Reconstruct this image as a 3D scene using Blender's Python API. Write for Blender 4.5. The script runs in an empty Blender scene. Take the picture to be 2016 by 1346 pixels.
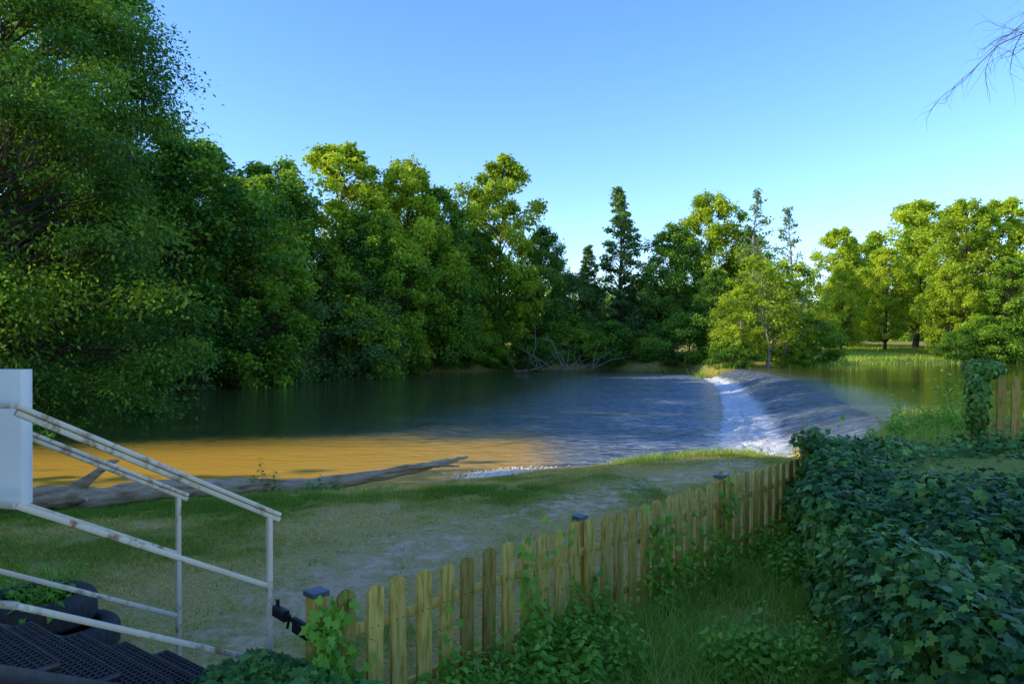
import bpy, math, numpy as np
from mathutils import Vector
RS=np.random.RandomState
scene=bpy.context.scene
PI=math.pi
# ------------------------------------------------------------ helpers
def sstep(t):
    t=np.clip(t,0,1); return t*t*(3-2*t)
def _h(i,j,s):
    v=np.sin(i*127.1+j*311.7+s*74.7)*43758.5453
    return v-np.floor(v)
def vnoise(x,y,s=0):
    xi=np.floor(x); yi=np.floor(y); fx=sstep(x-xi); fy=sstep(y-yi)
    a=_h(xi,yi,s);b=_h(xi+1,yi,s);c=_h(xi,yi+1,s);d=_h(xi+1,yi+1,s)
    return (a*(1-fx)+b*fx)*(1-fy)+(c*(1-fx)+d*fx)*fy
def fbm(x,y,s=0,o=4):
    t=0;a=.5;n=0
    for k in range(o):
        t=t+a*vnoise(x*2**k,y*2**k,s+k*3.1); n+=a; a*=.5
    return t/n
def nrm(v): return v/np.maximum(np.linalg.norm(v,axis=-1,keepdims=True),1e-9)
class MB:
    def __init__(s): s.v=[];s.l=[];s.t=[];s.m=[];s.tone=[];s.n=0
    def add(s,V,F,mat=0,tone=0.5):
        V=np.asarray(V,dtype=np.float32).reshape(-1,3); F=np.asarray(F,dtype=np.int64)
        s.v.append(V); s.l.append((F+s.n).ravel()); s.t.append(np.full(len(F),F.shape[1],dtype=np.int32))
        s.m.append(np.full(len(F),mat,dtype=np.int32))
        s.tone.append(np.broadcast_to(np.asarray(tone,dtype=np.float32),(len(F),)).copy()); s.n+=len(V)
    def mesh(s,name,mats,smooth=False):
        me=bpy.data.meshes.new(name)
        V=np.concatenate(s.v);L=np.concatenate(s.l).astype(np.int32);T=np.concatenate(s.t)
        me.vertices.add(len(V));me.vertices.foreach_set('co',V.ravel())
        me.loops.add(len(L));me.loops.foreach_set('vertex_index',L)
        me.polygons.add(len(T))
        st=np.concatenate([[0],np.cumsum(T)[:-1]]).astype(np.int32)
        me.polygons.foreach_set('loop_start',st);me.polygons.foreach_set('loop_total',T)
        me.polygons.foreach_set('material_index',np.concatenate(s.m))
        if smooth is not False:
            sm=np.ones(len(T),dtype=bool) if smooth is True else np.isin(np.concatenate(s.m),smooth)
            me.polygons.foreach_set('use_smooth',sm)
        a=me.attributes.new('tone','FLOAT','FACE');a.data.foreach_set('value',np.concatenate(s.tone))
        for m in mats: me.materials.append(m)
        me.update(calc_edges=True)
        return me
    def obj(s,name,mats,smooth=False,parent=None):
        return place(name,s.mesh(name,mats,smooth),parent=parent)
def place(name,me,loc=(0,0,0),rz=0,sc=1,parent=None):
    o=bpy.data.objects.new(name,me); scene.collection.objects.link(o)
    o.location=loc;o.rotation_euler=(0,0,rz);o.scale=(sc,sc,sc) if not hasattr(sc,'__len__') else sc
    if parent: o.parent=parent
    return o
def empty(name,loc=(0,0,0)):
    o=bpy.data.objects.new(name,None);scene.collection.objects.link(o);o.location=loc;return o
def tube(mb,P,R,n=6,mat=0,tone=.5,cap=True):
    P=np.asarray(P,float);R=np.broadcast_to(np.asarray(R,float),(len(P),))
    T=np.gradient(P,axis=0);T=nrm(T)
    ref=np.array([0.31,0.17,1.0]) if abs(T[0][2])<.9 else np.array([1,0.2,0])
    A=nrm(np.cross(T,ref));B=np.cross(T,A)
    an=np.linspace(0,2*PI,n,endpoint=False)
    V=P[:,None,:]+R[:,None,None]*(np.cos(an)[None,:,None]*A[:,None,:]+np.sin(an)[None,:,None]*B[:,None,:])
    m=len(P);i=np.arange(m-1)[:,None]*n;j=np.arange(n)[None,:];k=(j+1)%n
    F=np.stack([i+j,i+k,i+n+k,i+n+j],-1).reshape(-1,4)
    mb.add(V.reshape(-1,3),F,mat,tone)
    if cap:
        mb.add(V[-1],np.arange(n)[None,:],mat,tone); mb.add(V[0],np.arange(n)[::-1][None,:],mat,tone)
def box(mb,c,ax,hs,mat=0,tone=.5,bev=0.0):
    c=np.array(c,float);ax=[np.array(a,float)/np.linalg.norm(a) for a in ax]
    b=bev
    if b<=0:
        o=[(-1,-1),(1,-1),(1,1),(-1,1)];prof=[(u*hs[0],v*hs[1]) for u,v in o]
    else:
        x,y=hs[0],hs[1];prof=[(-x+b,-y),(x-b,-y),(x,-y+b),(x,y-b),(x-b,y),(-x+b,y),(-x,y-b),(-x,-y+b)]
    n=len(prof);V=[]
    for w in (-hs[2],hs[2]):
        for u,v in prof: V.append(c+ax[0]*u+ax[1]*v+ax[2]*w)
    F=[[i,(i+1)%n,n+(i+1)%n,n+i] for i in range(n)]
    mb.add(V,F,mat,tone)
    mb.add(V[:n],[list(range(n))[::-1]],mat,tone);mb.add(V[n:],[list(range(n))],mat,tone)
def bar(mb,p,q,w,h,mat=0,tone=.5,bev=.004):
    p=np.array(p,float);q=np.array(q,float);d=q-p;L=np.linalg.norm(d);d/=L
    up=np.array([0,0,1.0]) if abs(d[2])<.95 else np.array([0.6,.8,0])
    s=nrm(np.cross(d,up));u=np.cross(s,d)
    box(mb,(p+q)/2,(s,u,d),(w/2,h/2,L/2),mat,tone,bev)
SH={}
SH['leaf']=np.array([(0,0,0),(.35,.27,.05),(1,0,-.06),(.35,-.27,.05)])
SH['wide']=np.array([(0,0,0),(.3,.38,.06),(1,0,-.08),(.3,-.38,.06)])
SH['ovate']=np.array([(0,0,0),(.2,.26,.05),(.5,.30,.05),(.8,.15,0),(1,0,-.06),(.8,-.15,0),(.5,-.30,.05),(.2,-.26,.05)])
SH['ivy']=np.array([(0,0,0),(-.12,.28,.02),(.12,.52,0),(.32,.30,.05),(.58,.44,.0),(.62,.18,.04),(1,0,-.06),(.62,-.18,.04),(.58,-.44,0),(.32,-.30,.05),(.12,-.52,0),(-.12,-.28,.02)])
def leaves(mb,P,N,D,S,shape='leaf',mat=1,tone=.5):
    T=SH[shape];N=nrm(N);D=nrm(D-N*np.sum(D*N,axis=1,keepdims=True));B=np.cross(N,D)
    S=np.broadcast_to(np.asarray(S,float),(len(P),))[:,None,None]
    V=P[:,None,:]+S*(T[None,:,0:1]*D[:,None,:]+T[None,:,1:2]*B[:,None,:]+T[None,:,2:3]*N[:,None,:])
    k=len(T);F=np.arange(len(P)*k).reshape(-1,k)
    mb.add(V.reshape(-1,3),F,mat,tone)
def blades(mb,P,h,w,lean,az,mat=0,tone=.5,seg=3,curl=1.6):
    n=len(P);h=np.broadcast_to(h,(n,));w=np.broadcast_to(w,(n,));lean=np.broadcast_to(lean,(n,))
    D=np.stack([np.cos(az),np.sin(az),np.zeros(n)],1);S=np.stack([-np.sin(az),np.cos(az),np.zeros(n)],1)
    lv=[]
    for k in range(seg+1):
        t=k/seg
        c=P+D*(lean*h*t**curl)[:,None]+np.array([0,0,1.])*(h*(t-.35*lean*t**2.5))[:,None]
        ww=(w*(1-t*.92)*.5)[:,None]
        lv+= [c-S*ww,c+S*ww]
    V=np.stack(lv,1);m=2*(seg+1)
    b=(np.arange(n)*m)[:,None,None]
    q=np.array([[2*k,2*k+1,2*k+3,2*k+2] for k in range(seg)])[None]
    mb.add(V.reshape(-1,3),(b+q).reshape(-1,4),mat,np.repeat(np.broadcast_to(tone,(n,)),seg))
# ------------------------------------------------------------ materials
def newmat(name):
    m=bpy.data.materials.new(name);m.use_nodes=True;nt=m.node_tree;nt.nodes.clear()
    out=nt.nodes.new('ShaderNodeOutputMaterial');return m,nt,out
def N(nt,t,**k):
    n=nt.nodes.new(t)
    for a,b in k.items(): setattr(n,a,b)
    return n
def ramp(nt,src,stops):
    r=N(nt,'ShaderNodeValToRGB');e=r.color_ramp.elements
    while len(e)<len(stops): e.new(.5)
    for i,(p,c) in enumerate(stops): e[i].position=p;e[i].color=(*c,1) if len(c)==3 else c
    nt.links.new(src,r.inputs[0]);return r.outputs[0]
def noise(nt,scale,detail=4,vec=None,rough=.55,dist=0):
    n=N(nt,'ShaderNodeTexNoise');n.inputs['Scale'].default_value=scale;n.inputs['Detail'].default_value=detail
    n.inputs['Roughness'].default_value=rough;n.inputs['Distortion'].default_value=dist
    if vec is not None: nt.links.new(vec,n.inputs['Vector'])
    return n.outputs['Fac']
def mixc(nt,f,a,b,mode='MIX'):
    m=N(nt,'ShaderNodeMix',data_type='RGBA',blend_type=mode)
    for s,v in ((m.inputs[0],f),(m.inputs[6],a),(m.inputs[7],b)):
        if hasattr(v,'is_output'): nt.links.new(v,s)
        elif isinstance(v,(int,float)): s.default_value=v
        else: s.default_value=(*v,1)
    return m.outputs[2]
def mth(nt,op,a,b=0.,clamp=False):
    m=N(nt,'ShaderNodeMath',operation=op);m.use_clamp=clamp
    for s,v in ((m.inputs[0],a),(m.inputs[1],b)):
        if hasattr(v,'is_output'): nt.links.new(v,s)
        else: s.default_value=v
    return m.outputs[0]
def attr(nt,name): return N(nt,'ShaderNodeAttribute',attribute_name=name).outputs['Fac']
def objco(nt,scale=(1,1,1),rot=0):
    t=N(nt,'ShaderNodeTexCoord');m=N(nt,'ShaderNodeMapping');m.inputs['Scale'].default_value=scale;m.inputs['Rotation'].default_value=(0,0,rot)
    nt.links.new(t.outputs['Object'],m.inputs[0]);return m.outputs[0]
def bump(nt,h,strength=.5,dist=.02):
    b=N(nt,'ShaderNodeBump');b.inputs['Strength'].default_value=strength;b.inputs['Distance'].default_value=dist
    nt.links.new(h,b.inputs['Height']);return b.outputs[0]
def princ(nt,out,col,rough=.6,spec=.4,normal=None,metal=0):
    p=N(nt,'ShaderNodeBsdfPrincipled')
    for k,v in (('Base Color',col),('Roughness',rough),('Specular IOR Level',spec),('Metallic',metal)):
        if hasattr(v,'is_output'): nt.links.new(v,p.inputs[k])
        elif isinstance(v,(int,float)): p.inputs[k].default_value=v
        else: p.inputs[k].default_value=(*v,1)
    if normal is not None: nt.links.new(normal,p.inputs['Normal'])
    if out is not None: nt.links.new(p.outputs[0],out.inputs[0])
    return p
def leafmat(name,c0,c1,c2,trans=.40,rough=.5,spec=.2):
    m,nt,out=newmat(name)
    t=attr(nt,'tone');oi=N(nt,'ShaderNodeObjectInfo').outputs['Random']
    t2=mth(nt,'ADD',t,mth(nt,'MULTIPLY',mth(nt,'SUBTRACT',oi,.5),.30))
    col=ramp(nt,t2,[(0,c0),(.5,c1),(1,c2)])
    p=princ(nt,None,col,rough,spec)
    tr=N(nt,'ShaderNodeBsdfTranslucent')
    tc=mixc(nt,1.,col,(1.4,1.3,.5),'MULTIPLY');nt.links.new(tc,tr.inputs[0])
    mx=N(nt,'ShaderNodeMixShader');mx.inputs[0].default_value=trans
    nt.links.new(p.outputs[0],mx.inputs[1]);nt.links.new(tr.outputs[0],mx.inputs[2]);nt.links.new(mx.outputs[0],out.inputs[0])
    return m
M_leafD=leafmat('leaf_dark_green',(.04,.12,.02),(.13,.29,.035),(.34,.50,.045))
M_leafM=leafmat('leaf_green',(.06,.15,.018),(.19,.36,.03),(.44,.57,.045))
M_leafY=leafmat('leaf_yellow_green',(.15,.24,.018),(.38,.50,.03),(.62,.70,.06),trans=.45)  # sunlit yellow put into the leaf colour of the brighter trees
M_leafG=leafmat('leaf_grey_green',(.06,.14,.04),(.16,.28,.07),(.30,.41,.10))
M_ivy=leafmat('ivy_leaf',(.024,.08,.015),(.08,.205,.036),(.26,.43,.065),trans=.15,rough=.48,spec=.2)
M_weed=leafmat('weed_leaf',(.08,.18,.015),(.19,.40,.035),(.38,.58,.07),trans=.35)
M_grassT=leafmat('tall_grass_blade',(.10,.21,.018),(.27,.46,.04),(.58,.60,.12),trans=.35)
M_grassL=leafmat('lawn_blade',(.15,.27,.02),(.46,.42,.06),(.86,.60,.22),trans=.3,rough=.7,spec=.1)
def barkmat(name,a,b):
    m,nt,out=newmat(name);v=objco(nt,(1,1,.25));n=noise(nt,9,5,v)
    princ(nt,out,ramp(nt,n,[(.3,a),(.7,b)]),.85,.2,bump(nt,n,.6,.03));return m
M_bark=barkmat('tree_bark',(.045,.035,.022),(.13,.105,.07))
M_barkP=barkmat('pale_bark',(.18,.155,.12),(.42,.36,.28))
m,nt,out=newmat('driftwood');v=objco(nt,(1,1,1));n=noise(nt,5,6,objco(nt,(.6,.6,3)));n2=noise(nt,30,4,v)
princ(nt,out,mixc(nt,mth(nt,'MULTIPLY',n2,.6),ramp(nt,n,[(.3,(.28,.15,.07)),(.5,(.62,.41,.24)),(.75,(.80,.60,.40))]),(.22,.11,.05),'MIX'),.8,.2,bump(nt,n,.7,.04));M_log=m
# ground
m,nt,out=newmat('ground_soil_grass');v=objco(nt)
nA=noise(nt,1.3,8,v,.65);nB=noise(nt,22,6,v,.7);nC=noise(nt,4,8,v,.7)
dry=ramp(nt,nB,[(.25,(.36,.23,.06)),(.5,(.62,.42,.14)),(.75,(.80,.57,.23))])
grn=ramp(nt,nB,[(.3,(.12,.18,.02)),(.7,(.31,.36,.05))])
sand=ramp(nt,nC,[(.3,(.60,.36,.17)),(.7,(.88,.60,.35))])
g=attr(nt,'green');d=attr(nt,'dirt')
gf=mth(nt,'MULTIPLY',mth(nt,'ADD',g,mth(nt,'MULTIPLY',mth(nt,'SUBTRACT',nA,.5),1.3)),1.0,True)
c=mixc(nt,gf,dry,grn)
df=mth(nt,'MULTIPLY',mth(nt,'SUBTRACT',mth(nt,'ADD',d,mth(nt,'MULTIPLY',mth(nt,'SUBTRACT',nC,.5),2.2)),.45),2.4,True)
c=mixc(nt,df,c,sand)
c=mixc(nt,attr(nt,'mud'),c,(.15,.10,.05))
princ(nt,out,c,.95,.1,bump(nt,mth(nt,'ADD',nB,nC),.8,.04));M_ground=m
# water
def watermat(name,weir=False):
    m,nt,out=newmat(name);v=objco(nt)
    sh=attr(nt,'shallow');ro=attr(nt,'rough');fo=attr(nt,'foam')
    col=mixc(nt,sh,(.070,.080,.012),(.80,.42,.045))
    if not weir:
        a=noise(nt,1.0,3,objco(nt,(.9,2.0,1)),.5,.4);b=noise(nt,4.0,4,objco(nt,(.7,2.2,1)),.55,.3)
        h=mth(nt,'ADD',mth(nt,'MULTIPLY',a,.5),mth(nt,'MULTIPLY',b,.32))
        hh=mth(nt,'MULTIPLY',h,mth(nt,'MULTIPLY',ro,.85))
        fn=noise(nt,3.5,6,objco(nt,(.7,2.0,1)),.7,.6)
        skycol=ramp(nt,b,[(.38,(.12,.18,.24)),(.62,(.62,.68,.74))])  # pale blue sky reflection put into the base colour of the churned water
        col=mixc(nt,mth(nt,'MULTIPLY',ro,.9,True),col,skycol)
        rgh=mth(nt,'ADD',.03,mth(nt,'MULTIPLY',ro,.14))
    else:
        a=noise(nt,3.2,6,objco(nt,(.4,1.9,1),.35),.65,.8);b=noise(nt,1.2,3,v)
        hh=mth(nt,'MULTIPLY',mth(nt,'ADD',a,b),.30)
        fn=noise(nt,3.0,8,objco(nt,(.45,2.9,1),.35),.76,.6)
        col=ramp(nt,fn,[(.38,(.045,.055,.06)),(.62,(.30,.35,.40))]);rgh=.15
    bm=N(nt,'ShaderNodeBump');bm.inputs['Strength'].default_value=1;bm.inputs['Distance'].default_value=1.0
    nt.links.new(hh,bm.inputs['Height'])
    p=princ(nt,None,col,rgh,.5,bm.outputs[0]);p.inputs['IOR'].default_value=1.33 if not weir else 1.4
    f=princ(nt,None,(.93,.91,.88),.7,.3,bm.outputs[0])
    ff=mth(nt,'MULTIPLY',mth(nt,'SUBTRACT',mth(nt,'ADD',fo,fn),.92),5. if not weir else 5.,True)
    mx=N(nt,'ShaderNodeMixShader');nt.links.new(ff,mx.inputs[0]);nt.links.new(p.outputs[0],mx.inputs[1]);nt.links.new(f.outputs[0],mx.inputs[2])
    nt.links.new(mx.outputs[0],out.inputs[0]);return m
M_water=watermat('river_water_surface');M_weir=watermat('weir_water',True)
# fence wood
m,nt,out=newmat('fence_wood');v=objco(nt,(6,6,1.0));n=noise(nt,5,6,v,.6);n2=noise(nt,1.6,4,objco(nt));t=attr(nt,'tone')
c=ramp(nt,n,[(.28,(.38,.20,.03)),(.5,(.86,.55,.12)),(.72,(.97,.71,.22))])
c=mixc(nt,mth(nt,'MULTIPLY',n2,.36),c,(.32,.27,.05))
c=mixc(nt,1.,c,ramp(nt,t,[(0,(.5,.47,.44)),(.5,(.88,.86,.82)),(1,(1.05,1.0,.9))]),'MULTIPLY')
princ(nt,out,c,.75,.15,bump(nt,n,.5,.006));M_fence=m
def simple(name,col,rough=.5,metal=0,ns=20,var=.25,spec=.4):
    m,nt,out=newmat(name);n=noise(nt,ns,4,objco(nt))
    a=tuple(x*(1-var) for x in col);b=tuple(min(1,x*(1+var)) for x in col)
    princ(nt,out,ramp(nt,n,[(.3,a),(.7,b)]),rough,spec,bump(nt,n,.2,.004),metal);return m
M_cap=simple('metal_cap',(.14,.14,.15),.4,.3)
M_black=simple('black_metal',(.015,.015,.017),.4)
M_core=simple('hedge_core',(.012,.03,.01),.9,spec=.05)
M_grate=simple('steel_grating',(.07,.06,.055),.45,.4)
M_rubber=simple('tyre_rubber',(.04,.035,.033),.75)
M_white=simple('white_panel_paint',(.92,.83,.72),.5,0,3,.04)
M_pebble=leafmat('pebble',(.35,.25,.16),(.7,.56,.40),(.9,.8,.66),trans=0,rough=.8)
m,nt,out=newmat('peeling_cream_paint');v=objco(nt);n=noise(nt,9,8,v,.7);n2=noise(nt,2.2,5,v,.6)
f=mth(nt,'MULTIPLY',mth(nt,'SUBTRACT',mth(nt,'ADD',n,mth(nt,'MULTIPLY',n2,.7)),.89),8.,True)
c=mixc(nt,f,ramp(nt,n2,[(.3,(.74,.57,.38)),(.7,(.88,.71,.52))]),ramp(nt,n,[(.45,(.42,.37,.24)),(.7,(.40,.16,.05))]))
princ(nt,out,c,.5,.25,bump(nt,f,.3,.003));M_rail=m
# ------------------------------------------------------------ river layout / terrain
W=np.array([(-70,11.0),(-20,12.6),(-9.6,13.6),(-7.4,14.1),(-2.4,15.8),(.9,17.6),(3.2,18.9),(5.4,19.8),(7.6,18.6),(9.2,16.8),(12,15.6),(16,16),(30,18),(90,20),
 (90,72),(45,69),(30,65.5),(25,60),(20,58),(17,57),(15.6,56.5),(15.2,59),(15.5,66),(9.6,73),(-.4,70),(-9.3,65),(-18,57),(-21,49),(-22,38),(-19.5,27),(-25,21.5),(-70,19.5)],float)
def sdf(x,y):
    shp=x.shape;x=x.ravel();y=y.ravel();d=np.full(x.shape,1e9);ins=np.zeros(x.shape,bool)
    for i in range(len(W)):
        a=W[i];b=W[(i+1)%len(W)];e=b-a;wx=x-a[0];wy=y-a[1]
        t=np.clip((wx*e[0]+wy*e[1])/(e@e),0,1);dx=wx-e[0]*t;dy=wy-e[1]*t
        d=np.minimum(d,dx*dx+dy*dy)
        c=((a[1]>y)!=(b[1]>y));xx=a[0]+(y-a[1])/(e[1] if e[1]!=0 else 1e-9)*e[0]
        ins^=(c&(x<xx))
    d=np.sqrt(d);return np.where(ins,-d,d).reshape(shp)
CR=np.array([(8.9,15.6),(9.7,17.5),(12.3,27.3),(14.1,34),(16.0,42.6),(17.2,50),(17.4,56)],float)
BS=np.array([(6.4,18.8),(7.0,21.6),(7.8,24.4),(10.1,32.5),(12.9,43.5),(14.5,51),(15.3,57)],float)
def crestx(y): return np.interp(y,CR[:,1],CR[:,0])
XL=([0,5.4,9.6,11,13,15,18],[1.6,2.75,3.9,4.7,5.9,7.3,9.])
def xline(y): return np.interp(y,*XL)
def Hf(x,y):
    x=np.asarray(x,float);y=np.asarray(y,float)
    wob=(fbm(x*.35,y*.35,5,3)-.5)*1.1*sstep((np.abs(y-30))/20)+ (fbm(x*1.5,y*1.5,9,2)-.5)*.35
    sd=sdf(x,y)+wob
    u=np.where(y<30,sstep((x-7.4)/1.8),sstep((x-15.4)/1.5))
    lvl=-.6+.8*u
    near=1-sstep((y-24)/12)
    Tn=.98*sstep((x-xline(y))/.7)
    Tf=.25+np.clip(sd,0,40)*.045
    Tf=np.where(x<-10,np.minimum(Tf,1.0),Tf)
    T=Tn*near+Tf*(1-near)
    w=np.where(near>.5,np.where(x>7,1.6,4.6),3.0)
    land=(lvl-.06)+(T-lvl+.06)*np.where(near>.5,1-(1-np.clip(sd/w,0,1))**1.7,sstep(sd/w))
    wat=(lvl-.06)-1.3*sstep(-sd/3)
    z=np.where(sd>0,land,wat)
    z=z+(fbm(x*.8,y*.8,2,3)-.5)*.10*sstep(sd/1.5)+(fbm(x*5,y*5,4,2)-.5)*.035
    far=sstep((np.hypot(x,y)-130)/250);z=z*(1-far)+1.5*far
    return z
PATH=np.array([(-3.2,3.8),(-2.4,5.6),(-1.9,7.2),(-1.5,8.5),(-.4,10.0),(1.2,11.5),(3.3,13.9),(5.2,15.6)])
def pathd(x,y):
    d=np.full(np.shape(x),1e9)
    for i in range(len(PATH)-1):
        a=PATH[i];e=PATH[i+1]-a
        t=np.clip(((x-a[0])*e[0]+(y-a[1])*e[1])/(e@e),0,1)
        d=np.minimum(d,np.hypot(x-a[0]-e[0]*t,y-a[1]-e[1]*t))
    return d
FA=np.array([-1.14,4.41]);FD=np.array([.682,.7315]);FN=np.array([.7315,-.682])
def fside(x,y): return (x-FA[0])*FN[0]+(y-FA[1])*FN[1]
def masks(x,y):
    dirt=np.exp(-(pathd(x,y)/.85)**2)*(.20+.85*fbm(x*.9,y*.9,21,3))
    g=.02+.80*np.exp(-((y-(12.3+.12*x))/1.2)**2)*(x<2.5)+.42*sstep((-2.6-x)/2)+.8*(fbm(x*.8,y*.8,31,4)-.5)*2
    g=g+.35*sstep((x-2.0)/2)*sstep((y-14)/2)
    g=np.where(fside(x,y)>0.05,.85,g)
    g=np.where(y>40,.45+.5*(fbm(x*.1,y*.1,8,2)-.5),g)
    g=np.where((x>20)&(y>66),.55,g)
    dirt=np.where(fside(x,y)>0.1,.15,dirt)
    dirt=np.where(y>30,0,dirt)
    return np.clip(g,0,1),np.clip(dirt,0,1.2)
def axis(parts):
    a=[np.arange(s,e,st) for s,e,st in parts];return np.concatenate(a)
xs=axis([(-600,-150,50),(-150,-60,6),(-60,-24,1.5),(-24,-12,.5),(-12,11,.12),(11,26,.5),(26,100,1.5),(100,200,6),(200,650,50)])
ys=axis([(-300,-20,25),(-20,2,1.5),(2,22,.12),(22,76,.6),(76,130,2),(130,250,8),(250,800,50)])
X,Y=np.meshgrid(xs,ys);Z=Hf(X,Y)
mb=MB();ny,nx=X.shape
idx=np.arange(nx*ny).reshape(ny,nx)
F=np.stack([idx[:-1,:-1],idx[:-1,1:],idx[1:,1:],idx[1:,:-1]],-1).reshape(-1,4)
mb.add(np.stack([X,Y,Z],-1).reshape(-1,3),F)
g_o=mb.obj('ground',[M_ground],True)
gm,dm=masks(X,Y);sdg=sdf(X,Y)
mud=sstep(1-np.abs(sdg-.1)/.9)*.8*(Y>22)+sstep(1-np.abs(sdg+.1)/.6)*.5*(Y<=22)
def vattr(o,name,v):
    a=o.data.attributes.new(name,'FLOAT','POINT');a.data.foreach_set('value',np.asarray(v,dtype=np.float32).ravel())
vattr(g_o,'green',gm);vattr(g_o,'dirt',dm);vattr(g_o,'mud',mud)
# water downstream
wx=axis([(-150,-40,3),(-40,18.4,.3)]);wy=axis([(10,76,.3)])
X,Y=np.meshgrid(wx,wy);ny,nx=X.shape;idx=np.arange(nx*ny).reshape(ny,nx)
F=np.stack([idx[:-1,:-1],idx[:-1,1:],idx[1:,1:],idx[1:,:-1]],-1).reshape(-1,4)
mb=MB();mb.add(np.stack([X,Y,np.full_like(X,-.6)],-1).reshape(-1,3),F)
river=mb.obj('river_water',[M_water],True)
shoreY=np.interp(X,[-70,-20,-9.6,-2.4,.9,3.2,5.4],[11.,12.6,13.6,15.8,17.6,18.9,20.0])
dn=Y-shoreY+(fbm(X*.3,Y*.6,3,3)-.5)*1.2
sh=(1-sstep((dn-5.0)/5.0))*(1-sstep((X+.2)/2.4))
dB=np.full(X.shape,1e9)
for i in range(len(BS)-1):
    a=BS[i];e=BS[i+1]-a;t=np.clip(((X-a[0])*e[0]+(Y-a[1])*e[1])/(e@e),0,1);dB=np.minimum(dB,np.hypot(X-a[0]-e[0]*t,Y-a[1]-e[1]*t))
patch=.55+.9*fbm(X*.22,Y*.45,55,3)
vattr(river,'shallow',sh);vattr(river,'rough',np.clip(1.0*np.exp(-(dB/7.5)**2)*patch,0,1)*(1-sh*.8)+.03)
streak=fbm(X*.35,Y*1.3,71,3)
vattr(river,'foam',np.exp(-dB/.9)*.62*(1.1-.4*sstep((Y-22)/16))+.62*streak*np.exp(-((Y-24.8-(X+3)*-.12)/1.6)**2)*np.exp(-((X-6.)/3.6)**2)+.5*streak*np.exp(-((Y-21.3)/.9)**2)*np.exp(-((X-5.8)/2.6)**2))
# upstream
yy=np.arange(14.2,80,.5);uu=np.concatenate([np.linspace(0,6,20),np.linspace(6.5,85,60)])
Yg,Ug=np.meshgrid(yy,uu,indexing='ij');Xg=crestx(Yg)+Ug
ny,nx=Xg.shape;idx=np.arange(nx*ny).reshape(ny,nx)
F=np.stack([idx[:-1,:-1],idx[:-1,1:],idx[1:,1:],idx[1:,:-1]],-1).reshape(-1,4)
mb=MB();mb.add(np.stack([Xg,Yg,.2-.02*np.exp(-Ug/.6)],-1).reshape(-1,3),F)
pond=mb.obj('mill_pond_water',[M_water],True)
vattr(pond,'shallow',Xg*0+.05);vattr(pond,'rough',np.exp(-Ug/1.2)*.25+.010);vattr(pond,'foam',Xg*0)
# weir face
t=np.linspace(0,1,520);tt=np.concatenate([[0],np.cumsum(np.hypot(*np.diff(CR,axis=0).T))]);tt/=tt[-1]
C=np.stack([np.interp(t,tt,CR[:,0]),np.interp(t,tt,CR[:,1])],1)
Cx=crestx(C[:,1]);C[:,0]=Cx
tb=np.concatenate([[0],np.cumsum(np.hypot(*np.diff(BS,axis=0).T))]);tb/=tb[-1]
B=np.stack([np.interp(t,tb,BS[:,0]),np.interp(t,tb,BS[:,1])],1)
v=np.linspace(0,1.25,100)
Tg,Vg=np.meshgrid(t,v,indexing='ij')
PX=C[:,None,0]*(1-Vg)+B[:,None,0]*Vg;PY=C[:,None,1]*(1-Vg)+B[:,None,1]*Vg
prof=np.clip(Vg,0,1)**1.45
PZ=.18-.79*prof+np.where(Vg>1,.03-.14*(Vg-1),0)
st=(fbm(PX*1.1,PY*4.,12,4)-.5)*.18*np.clip(Vg*1.5,0,1)
fo=(fbm(PX*4,PY*6,17,4)-.35)*.42*np.exp(-((Vg-1.0)/.17)**2)*(1-.6*sstep((PY-22)/20))
PZ=PZ+st*(1-sstep((Vg-1.1)/.1))+fo
idx=np.arange(PX.size).reshape(PX.shape)
F=np.stack([idx[:-1,:-1],idx[1:,:-1],idx[1:,1:],idx[:-1,1:]],-1).reshape(-1,4)
mb=MB();mb.add(np.stack([PX,PY,PZ],-1).reshape(-1,3),F)
weir=mb.obj('weir_waterfall',[M_weir],True)
nearw=1-.3*sstep((PY-22)/18)
vattr(weir,'foam',(.58*np.exp(-((Vg-1.02)/.24)**2)*nearw+.35));vattr(weir,'shallow',PX*0);vattr(weir,'rough',PX*0+1)
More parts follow.
